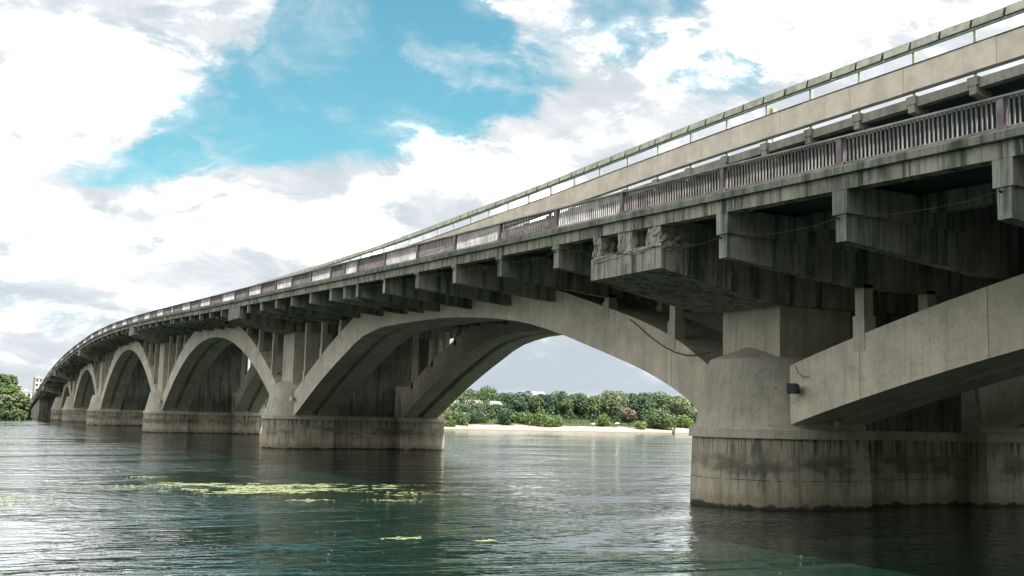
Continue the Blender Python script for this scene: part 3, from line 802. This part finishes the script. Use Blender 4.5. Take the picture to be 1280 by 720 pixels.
def tree(name, loc, h, wid, kind, label, group, seed, dens=1.0):
    rng = np.random.default_rng(seed)
    r = empty(name, loc, label, 'bush' if name == 'bush' else 'tree', group, rng.uniform(0, 6.28))
    bush = name == 'bush'
    ch0 = 0.04 * h if bush else h * rng.uniform(0.08, 0.18)
    crown_h = h - ch0
    rx = wid / 2 * 1.4
    lobes = []
    nl = int(9 + crown_h * 1.6)
    for k in range(nl):
        tt = (k + 0.5) / nl
        prof = math.sin(math.pi * (0.14 + 0.80 * tt)) ** 0.75
        a = k * 2.4 + rng.uniform(-.5, .5); rr = rx * prof * rng.uniform(0.15, 0.62)
        lr = rx * rng.uniform(0.30, 0.50) * (0.55 + 0.45 * prof)
        lobes.append((rr * math.cos(a), rr * math.sin(a), ch0 + crown_h * (0.08 + 0.80 * tt), lr, lr * rng.uniform(0.65, 0.95)))
    top = max(l[2] + l[4] for l in lobes)
    lobes = [(a, b, ch0 + (c - ch0) * (h - ch0) / (top - ch0), d, e) for a, b, c, d, e in lobes]
    n = int(dens * (900 + 85 * wid * crown_h))
    link('crown', leaf_cloud(lobes, n, 0.42 if not bush else 0.34, rng), LEAF[kind], r)
    mb = MB()
    tr = 0.10 + 0.012 * h
    lean = rng.uniform(-0.25, 0.25, 2)
    mb.tube([(0, 0, -0.4), (lean[0]*.3, lean[1]*.3, h * 0.3), (lean[0], lean[1], h * 0.62), (lean[0], lean[1], h * 0.85)], [tr * 1.3, tr, tr * .6, tr * .2], 6)
    for l in lobes[::3]:
        zb = max(0.1, min(h * .6, l[2] - abs(l[0]) - .5))
        mb.tube([(lean[0] * zb / h, lean[1] * zb / h, zb), (l[0] * .6, l[1] * .6, (zb + l[2]) / 2 + .2), (l[0], l[1], l[2])], [tr * .5, tr * .35, tr * .1], 5)
    mb.build('trunk', M['bark'], r, True)
    return r
NTH = ['first', 'second', 'third', 'fourth', 'fifth', 'sixth', 'seventh', 'eighth', 'ninth', 'tenth', 'eleventh', 'twelfth', 'thirteenth', 'fourteenth', 'fifteenth', 'sixteenth', 'seventeenth']
KIND = {'d': 'dark green', 'm': 'mid green', 'l': 'pale green', 'y': 'yellow-green', 'b': 'dry brownish'}
BACK = [(101.6, 246, 8.9, 7.2, 'm'), (108.2, 250, 10.7, 6.9, 'm'), (114.4, 252, 11.8, 8.0, 'm'), (117.2, 246, 10.0, 7.5, 'd'), (124.1, 248, 10.7, 6.6, 'd'),
        (128.4, 246, 10.1, 6.7, 'd'), (135.5, 248, 11.1, 7.4, 'd'), (140.5, 246, 10.7, 7.5, 'm'), (146.2, 246, 10.0, 6.5, 'd'), (148.7, 240, 11.6, 9.2, 'l'),
        (159.2, 246, 11.1, 7.3, 'd'), (162.3, 244, 11.4, 6.8, 'd'), (168.9, 246, 11.8, 8.7, 'm'), (173.9, 244, 10.8, 8.8, 'm'), (180.5, 242, 10.2, 8.8, 'm')]
MID = [(91.3, 228, 6.4, 6.6, 'l'), (94.6, 226, 5.9, 6.2, 'm'), (100.3, 229, 6.7, 6.8, 'm'), (103.8, 224, 6.1, 5.9, 'd'), (111.2, 227, 8.6, 5.2, 'd'), (117.0, 228, 9.0, 5.0, 'm'),
       (121.5, 228, 9.5, 4.8, 'd'), (124.8, 225, 8.6, 4.4, 'm'), (129.2, 226, 9.6, 4.6, 'd'), (134.0, 226, 8.9, 4.5, 'm'), (139.3, 226, 10.3, 6.4, 'l'), (141.6, 221, 6.4, 4.6, 'b'),
       (150.0, 227, 9.9, 6.2, 'd'), (161.6, 226, 9.6, 6.6, 'l'), (164.5, 224, 7.2, 5.5, 'l'), (154.5, 233, 9.0, 7.0, 'd')]
FRONT = [(84.7, 214, 5.3, 5.4, 'l'), (88.1, 213, 4.2, 5.5, 'm'), (93.8, 216, 4.7, 6.5, 'd'), (100.6, 213, 5.3, 4.4, 'd'), (107.8, 216, 4.2, 5.0, 'y'), (110.4, 212.5, 4.7, 6.8, 'y'),
         (114.6, 213, 3.8, 4.6, 'y'), (129.2, 213.5, 4.5, 3.9, 'y'), (137.9, 210, 2.9, 2.9, 'y'), (145.3, 211, 6.2, 8.3, 'm'), (154.1, 213, 4.9, 4.2, 'y'), (84.0, 209, 2.1, 3.7, 'y'), (104.0, 217.5, 4.3, 3.4, 'm'), (100.2, 219.5, 4.6, 2.2, 'm')]
def row(L, where, group, low=False, s0=0):
    L = sorted(L, key=lambda q: math.atan2(q[0] - CAM.x, q[1] - CAM.y))
    for k, (x, y, zt, wid, kd) in enumerate(L):
        zg = bank_z(x, y)
        h = zt - zg
        nm = 'bush' if low and h < 4.2 else 'tree'
        size = 'tall' if h > 8 else ('small' if h < 3.5 else ('broad' if wid > 6.4 else 'slender' if wid < 4.8 else 'full'))
        tree(nm, (x, y, zg - 0.05), h, wid, kd, f'{size} {KIND[kd]} {nm}, {NTH[k]} from left {where}', group, s0 + k)
row(BACK, 'in rear row behind the beach', 'rear trees behind the beach', s0=100)
row(MID, 'in middle row behind the beach', 'middle trees behind the beach', s0=200)
row(FRONT, 'in front row on the sand', 'front trees and bushes on the beach', low=True, s0=300)
LEFT = [(-9.8, 262, 10.9, 4.6, 'm'), (-7.9, 264, 10.7, 3.0, 'm'), (-10.2, 258, 8.6, 3.6, 'm'), (-8.5, 257, 8.2, 4.2, 'y'), (-10.6, 250, 5.8, 3.2, 'l'), (-8.8, 249, 5.9, 3.2, 'l'),
        (-6.9, 250, 6.3, 3.4, 'l'), (-5.0, 253, 5.5, 2.6, 'l'), (-10.1, 244.5, 2.5, 2.6, 'm'), (-7.8, 244.5, 2.6, 2.9, 'm'), (-12.6, 258, 8.1, 5.1, 'm'), (-15.2, 260, 8.8, 5.1, 'm'),
        (-5.6, 246.5, 1.9, 2.6, 'm'), (-12.2, 250, 6.0, 3.4, 'l'), (-14.6, 248, 5.2, 3.6, 'm')]
row(LEFT, 'left of the far bridge end', 'trees left of the far bridge end', low=True, s0=400)
GAP = [(46.6, 248, 11.1, 4.8, 'y'), (44.9, 245, 8.9, 4.2, 'y'), (44.0, 247, 8.5, 3.6, 'l'), (43.0, 251, 10.2, 4.8, 'm'), (49.4, 248, 10.4, 4.9, 'm'), (53.1, 248, 10.1, 6.2, 'm'), (46.1, 241, 5.8, 3.5, 'l'),
       (58, 246, 9.5, 6.0, 'm'), (64, 244, 9.2, 6.4, 'd'), (70, 240, 8.8, 6.4, 'm'), (76, 234, 8.2, 6.2, 'm'), (38, 254, 9.8, 5.5, 'm'), (32, 258, 9.6, 6, 'd')]
row(GAP, 'seen through the second arch', 'trees seen through the second arch', s0=500)
row([(187, 232, 9.5, 8, 'm'), (195, 236, 10.5, 8, 'd'), (204, 232, 9.8, 9, 'm'), (213, 236, 10.6, 8, 'l'), (223, 230, 9.5, 9, 'd'), (234, 232, 10.5, 9, 'm'), (246, 232, 10, 10, 'd')],
    'behind the nearest pier', 'trees behind the nearest pier', s0=600)

# undergrowth closing the wood behind the sand, one uncountable mass
rng = np.random.default_rng(77)
lob = []
for x in np.arange(78, 215, 1.25):
    for d0, hh in ((14.5, 0.7), (19, 1.3), (25, 1.9), (32, 2.4)):
        xx = x + rng.uniform(-.8, .8); yy = shore(xx) + d0 + rng.uniform(-1.6, 1.6)
        lr = hh * rng.uniform(0.7, 1.25)
        lob.append((xx, yy, bank_z(xx, yy) + lr * 0.45, lr * 1.15, lr))
o = link('undergrowth', leaf_cloud(lob, 24000, 0.42, rng), LEAF['d'])
tag(o, 'dense green undergrowth filling the foot of the wood behind the beach', 'undergrowth', None, 'stuff')

# ------------------------------------------------------------------ buildings on the far bank
def house(name, loc, wx, wy, h, rz, label, floors, bays_, wall='white_wall', roof='roof', flat=False, cat='house'):
    r = empty(name, loc, label, cat, None, rz)
    MB().box(-wx/2, wx/2, -wy/2, wy/2, -1.0, h).build('wall', M[wall], r)
    if flat:
        rf = MB().box(-wx/2 - .12, wx/2 + .12, -wy/2 - .12, wy/2 + .12, h, h + 0.22).build('roof', M[roof], r)
        MB().box(-wx/6, wx/6, -wy/5, wy/5, h + 0.2, h + 0.7).build('roof_box', M[wall], rf)
    else:
        MB().loft([[(-wx/2 - .2, -wy/2 - .2, h), (wx/2 + .2, -wy/2 - .2, h), (wx/2 + .2, wy/2 + .2, h), (-wx/2 - .2, wy/2 + .2, h)],
                   [(-wx/2 + .3, -.04, h + 0.36 * wy), (wx/2 - .3, -.04, h + 0.36 * wy), (wx/2 - .3, .04, h + 0.36 * wy), (-wx/2 + .3, .04, h + 0.36 * wy)]]).build('roof', M[roof], r)
    fh = h / floors
    for f in range(floors):
        for b in range(bays_):
            cx = -wx/2 + wx * (b + 0.5) / bays_
            ww = min(0.55 * wx / bays_, 0.7)
            fr = MB().box(cx - ww/2 - .06, cx + ww/2 + .06, -wy/2 - .03, -wy/2 + .02, fh * (f + .28), fh * (f + .82)).build('window', M['white_wall'], r)
            MB().box(cx - ww/2, cx + ww/2, -wy/2 - .045, -wy/2 - .031, fh * (f + .32), fh * (f + .78)).build('pane', M['window'], fr)
    return r
house('house', (97.6, 238, 4.0), 3.2, 3.0, 2.2, -0.35, 'white house with a pale roof highest at the left of the wooded slope', 1, 2)
house('house', (104.6, 240, 4.3), 5.0, 3.2, 2.0, -0.35, 'long white house with a pale roof among trees on the slope', 1, 4)
house('house', (105.6, 229.0, bank_z(102.2, 222.5) + .2), 3.0, 2.4, 2.7, -0.3, 'narrow white house with dark windows just above the beach', 2, 2)
house('shed', (91.2, 217.5, bank_z(91.2, 217)), 1.4, 1.4, 1.7, -0.3, 'little white shed between bushes at the left of the beach', 1, 1, cat='shed')
house('villa', (134, 258, 3.1), 4.0, 4, 6.2, -0.4, 'pale domed white building peeping over the rear treetops', 2, 3)
house('apartment_block', (-6.1, 275, 0.5), 1.9, 2.0, 7.6, 0.2, 'grey concrete block rising behind the pale thicket at far left', 5, 2, 'grey_wall', 'grey_wall', True, 'building')
house('apartment_tower', (1.0, 305, 0.5), 2.0, 2.0, 10.4, 0.2, 'white tower block showing above the far bridge end', 8, 2, 'white_wall', 'white_wall', True, 'building')
house('apartment_block', (-3.0, 290, 0.5), 2.6, 2.0, 6.4, 0.2, 'low white block between thicket and far bridge end', 3, 2, 'white_wall', 'white_wall', True, 'building')

# ------------------------------------------------------------------ beach things
def parasol(loc, label, s=1.0):
    r = empty('parasol', loc, label, 'parasol', 'white shelters on the beach')
    MB().box(-.03, .03, -.03, .03, -0.2, 1.35 * s).build('pole', M['wood'], r)
    n = 8
    MB().loft([[(0.75 * s * math.cos(6.283*k/n), 0.75 * s * math.sin(6.283*k/n), 1.02 * s) for k in range(n)], [(.03 * math.cos(6.283*k/n), .03 * math.sin(6.283*k/n), 1.38 * s) for k in range(n)]]).build('canopy', M['canvas'], r)
def pavilion(loc, label, wx):
    r = empty('pavilion', loc, label, 'pavilion', 'white shelters on the beach')
    for sx in (-1, 1):
        for sy in (-1, 1):
            MB().box(sx * wx/2 - .04, sx * wx/2 + .04, sy * .6 - .04, sy * .6 + .04, -.3, 1.0).build('leg', M['wood'], r)
    MB().loft([[(-wx/2 - .1, -.7, .98), (wx/2 + .1, -.7, .98), (wx/2 + .1, .7, .98), (-wx/2 - .1, .7, .98)], [(-wx/4, -.1, 1.35), (wx/4, -.1, 1.35), (wx/4, .1, 1.35), (-wx/4, .1, 1.35)]]).build('roof', M['canvas'], r)
parasol((124.3, 210.5, bank_z(124.3, 210.5)), 'white parasol under the trees at the middle of the beach', 0.9)
parasol((132.1, 211.5, bank_z(132.1, 211.5)), 'white parasol beside the brownish tree on the beach', 0.9)
pavilion((139.6, 213, bank_z(139.6, 213) - .1), 'white canvas pavilion behind the low round bush on the beach', 1.5)
pavilion((142.0, 213.5, bank_z(142, 213.5)), 'white canvas pavilion against the big round tree on the beach', 1.3)

def skin_person(loc, rz, label, shirt, arms):
    """a tiny standing figure: one continuous skinned body with clothing as children"""
    r = empty('person', loc, label, 'person', None, rz)
    me = bpy.data.meshes.new('body')
    V = [(0, 0, .92), (0, 0, 1.15), (0, 0, 1.42), (0, 0, 1.54), (0, -.01, 1.68), (0, 0, 1.76),
         (-.10, 0, .86), (-.11, -.01, .48), (-.12, 0, .07), (-.13, -.12, .03), (.10, 0, .86), (.11, -.02, .48), (.12, .03, .07), (.13, -.09, .03),
         (-.19, 0, 1.40), (-.24, .02, 1.12), (-.22, -.08, .88), (.19, 0, 1.40), (.27, -.02, 1.14), (.22, -.14, .95)]
    E_ = [(0, 1), (1, 2), (2, 3), (3, 4), (4, 5), (0, 6), (6, 7), (7, 8), (8, 9), (0, 10), (10, 11), (11, 12), (12, 13), (2, 14), (14, 15), (15, 16), (2, 17), (17, 18), (18, 19)]
    rad = [.14, .13, .15, .055, .10, .075, .095, .062, .045, .04, .095, .062, .045, .04, .06, .045, .035, .06, .045, .035]
    me.from_pydata(V, E_, []); o = link('body', me, M['skin'], r)
    o.modifiers.new('skin', 'SKIN'); sv = me.skin_vertices[0].data
    for i, q in enumerate(rad): sv[i].radius = (q, q * .85)
    sv[0].use_root = True
    o.modifiers.new('sub', 'SUBSURF').levels = 1
    MB().loft([[(math.cos(6.283*k/10) * a, math.sin(6.283*k/10) * b, z) for k in range(10)] for z, a, b in ((.62, .2, .14), (.9, .20, .16), (1.1, .18, .15), (1.38, .22, .16), (1.46, .12, .1))]).build('clothes', M[shirt], r, True)
    MB().loft([[(math.cos(6.283*k/8) * a, math.sin(6.283*k/8) * a * 1.1 + .02, z) for k in range(8)] for z, a in ((1.66, .105), (1.74, .11), (1.81, .06))]).build('hair', M['cloth'], r, True)
    return r
skin_person((86.4, 204.6, bank_z(86.4, 204.6)), 0.3, 'tiny figure in dark clothes standing at the left end of the beach', 'cloth', 0)
skin_person((103.6, 206.0, bank_z(103.6, 206)), 1.2, 'tiny figure in dark clothes standing alone on the middle sand', 'cloth', 0)
# mooring post in the shallows
mp = empty('mooring_post', (142.5, 201.2, -0.4), 'dark leaning mooring post in the shallows before the big round tree', 'post')
MB().tube([(0, 0, -1), (0.05, 0, 1.0), (0.12, 0, 2.3)], [.22, .18, .13], 7).build('stake', M['wood'], mp)
MB().tube([(-.45, 0, -.8), (-.4, 0, .7), (-.42, 0, 1.2)], [.2, .18, .1], 7).build('stake', M['wood'], mp)
MB().box(-.6, .25, -.06, .06, .78, .95).build('rail', M['wood'], mp)

# ------------------------------------------------------------------ floating plants
def pads(name, spots, rmin, rmax, rng, z=0.004):
    mb = MB()
    for (x, y) in spots:
        r = rng.uniform(rmin, rmax); n = 7; a0 = rng.uniform(0, 6.28); el_ = rng.uniform(0.6, 1.0)
        zz = z + rng.uniform(0, 0.006)
        b = len(mb.v)
        mb.v.append((x, y, zz + 0.003))
        for k in range(n):
            a = a0 + 6.283 * k / n * 0.93
            mb.v.append((x + r * math.cos(a), y + r * el_ * math.sin(a), zz + rng.uniform(-.002, .005)))
        for k in range(n - 1): mb.f.append((b, b + 1 + k, b + 2 + k))
    me = bpy.data.meshes.new(name); me.from_pydata(mb.v, [], mb.f)
    return me
rg = np.random.default_rng(3)
spots = []
import mathutils.noise as mn
while len(spots) < 3000:
    x = rg.uniform(-18.5, -7.2); y = rg.uniform(3.6, 13.8)
    # a ragged mat lying along the direction of the drift
    u_ = (x + 12.6) / 4.9; v_ = (y - (9.3 - 0.10 * (x + 12.6))) / 2.9
    n_ = mn.noise(Vector((x * 0.38, y * 0.75, 1.3))) + 0.9 * mn.noise(Vector((x * 0.9, y * 1.7, 4.0))) + 0.6 * mn.noise(Vector((x * 2.6, y * 3.6, 9.0)))
    if 1.0 - 0.9 * (u_ * u_ + v_ * v_) + 1.9 * n_ > 0.85 and rg.uniform() < 0.85: spots.append((x, y))
o = link('lily_mat', pads('lily_mat', spots, 0.05, 0.12, rg), M['lily'])
tag(o, 'yellow-green mat of floating plants on the water left of the second pier', 'floating plants', None, 'stuff')
small = [(-20.7, 13.9, .5, 'small bright clump of floating plants far left of the mat'), (-18.0, 10.9, 1.2, 'thin strip of floating leaves at the left tip of the mat'),
         (-16.2, 17.2, .5, 'small upright clump of floating plants beyond the mat'), (-8.1, 5.6, .9, 'narrow strip of floating leaves right of the mat'),
         (-13.4, 3.2, .4, 'short pale strip of floating leaves in front of the mat'), (-22.6, 3.4, .8, 'pale strip of floating leaves by the left picture edge'),
         (-22.4, 6.0, .9, 'faint strip of floating leaves at far left'), (-6.6, 10.4, .8, 'small strip of floating leaves in front of the second pier'),
         (-14.6, -8.6, .22, 'single pale floating leaf cluster at the bottom of the view'), (-12.9, -9.6, .16, 'dull floating leaf cluster at the bottom middle of the view'),
         (-10.4, 2.6, .5, 'small floating leaf strip on the dark reflection')]
for x, y, s, lab in small:
    sp = [(x + rg.normal() * s, y + rg.normal() * s * 0.55) for _ in range(int(30 + 60 * s))]
    o = link('floating_plant', pads('floating_plant', [(a - x, b - y) for a, b in sp], .04, .1, rg), M['lily'])
    o.location = (x, y, 0); tag(o, lab, 'floating plants', None, 'stuff')
sp = []
for _ in range(260):
    x = rg.uniform(-20, 0); y = rg.uniform(-17, 6)
    sp.append((x, y))
o = link('floating_flecks', pads('floating_flecks', sp, .010, .026, rg), M['lily'])
tag(o, 'scattered tiny floating leaf flecks on the dark water', 'floating leaves', None, 'stuff')
fl = empty('flower', (-9.35, 6.0, 0.003), 'pink flower poking up from the leaf strip right of the mat', 'flower')
for k in range(5):
    a = 6.283 * k / 5
    MB().hexa([(0, 0, 0), (.05*math.cos(a-.5), .05*math.sin(a-.5), .03), (.06*math.cos(a), .06*math.sin(a), .04), (.05*math.cos(a+.5), .05*math.sin(a+.5), .03),
               (0, 0, .03), (.05*math.cos(a-.5), .05*math.sin(a-.5), .05), (.06*math.cos(a), .06*math.sin(a), .05), (.05*math.cos(a+.5), .05*math.sin(a+.5), .05)]).build('petal', M['flower'], fl)
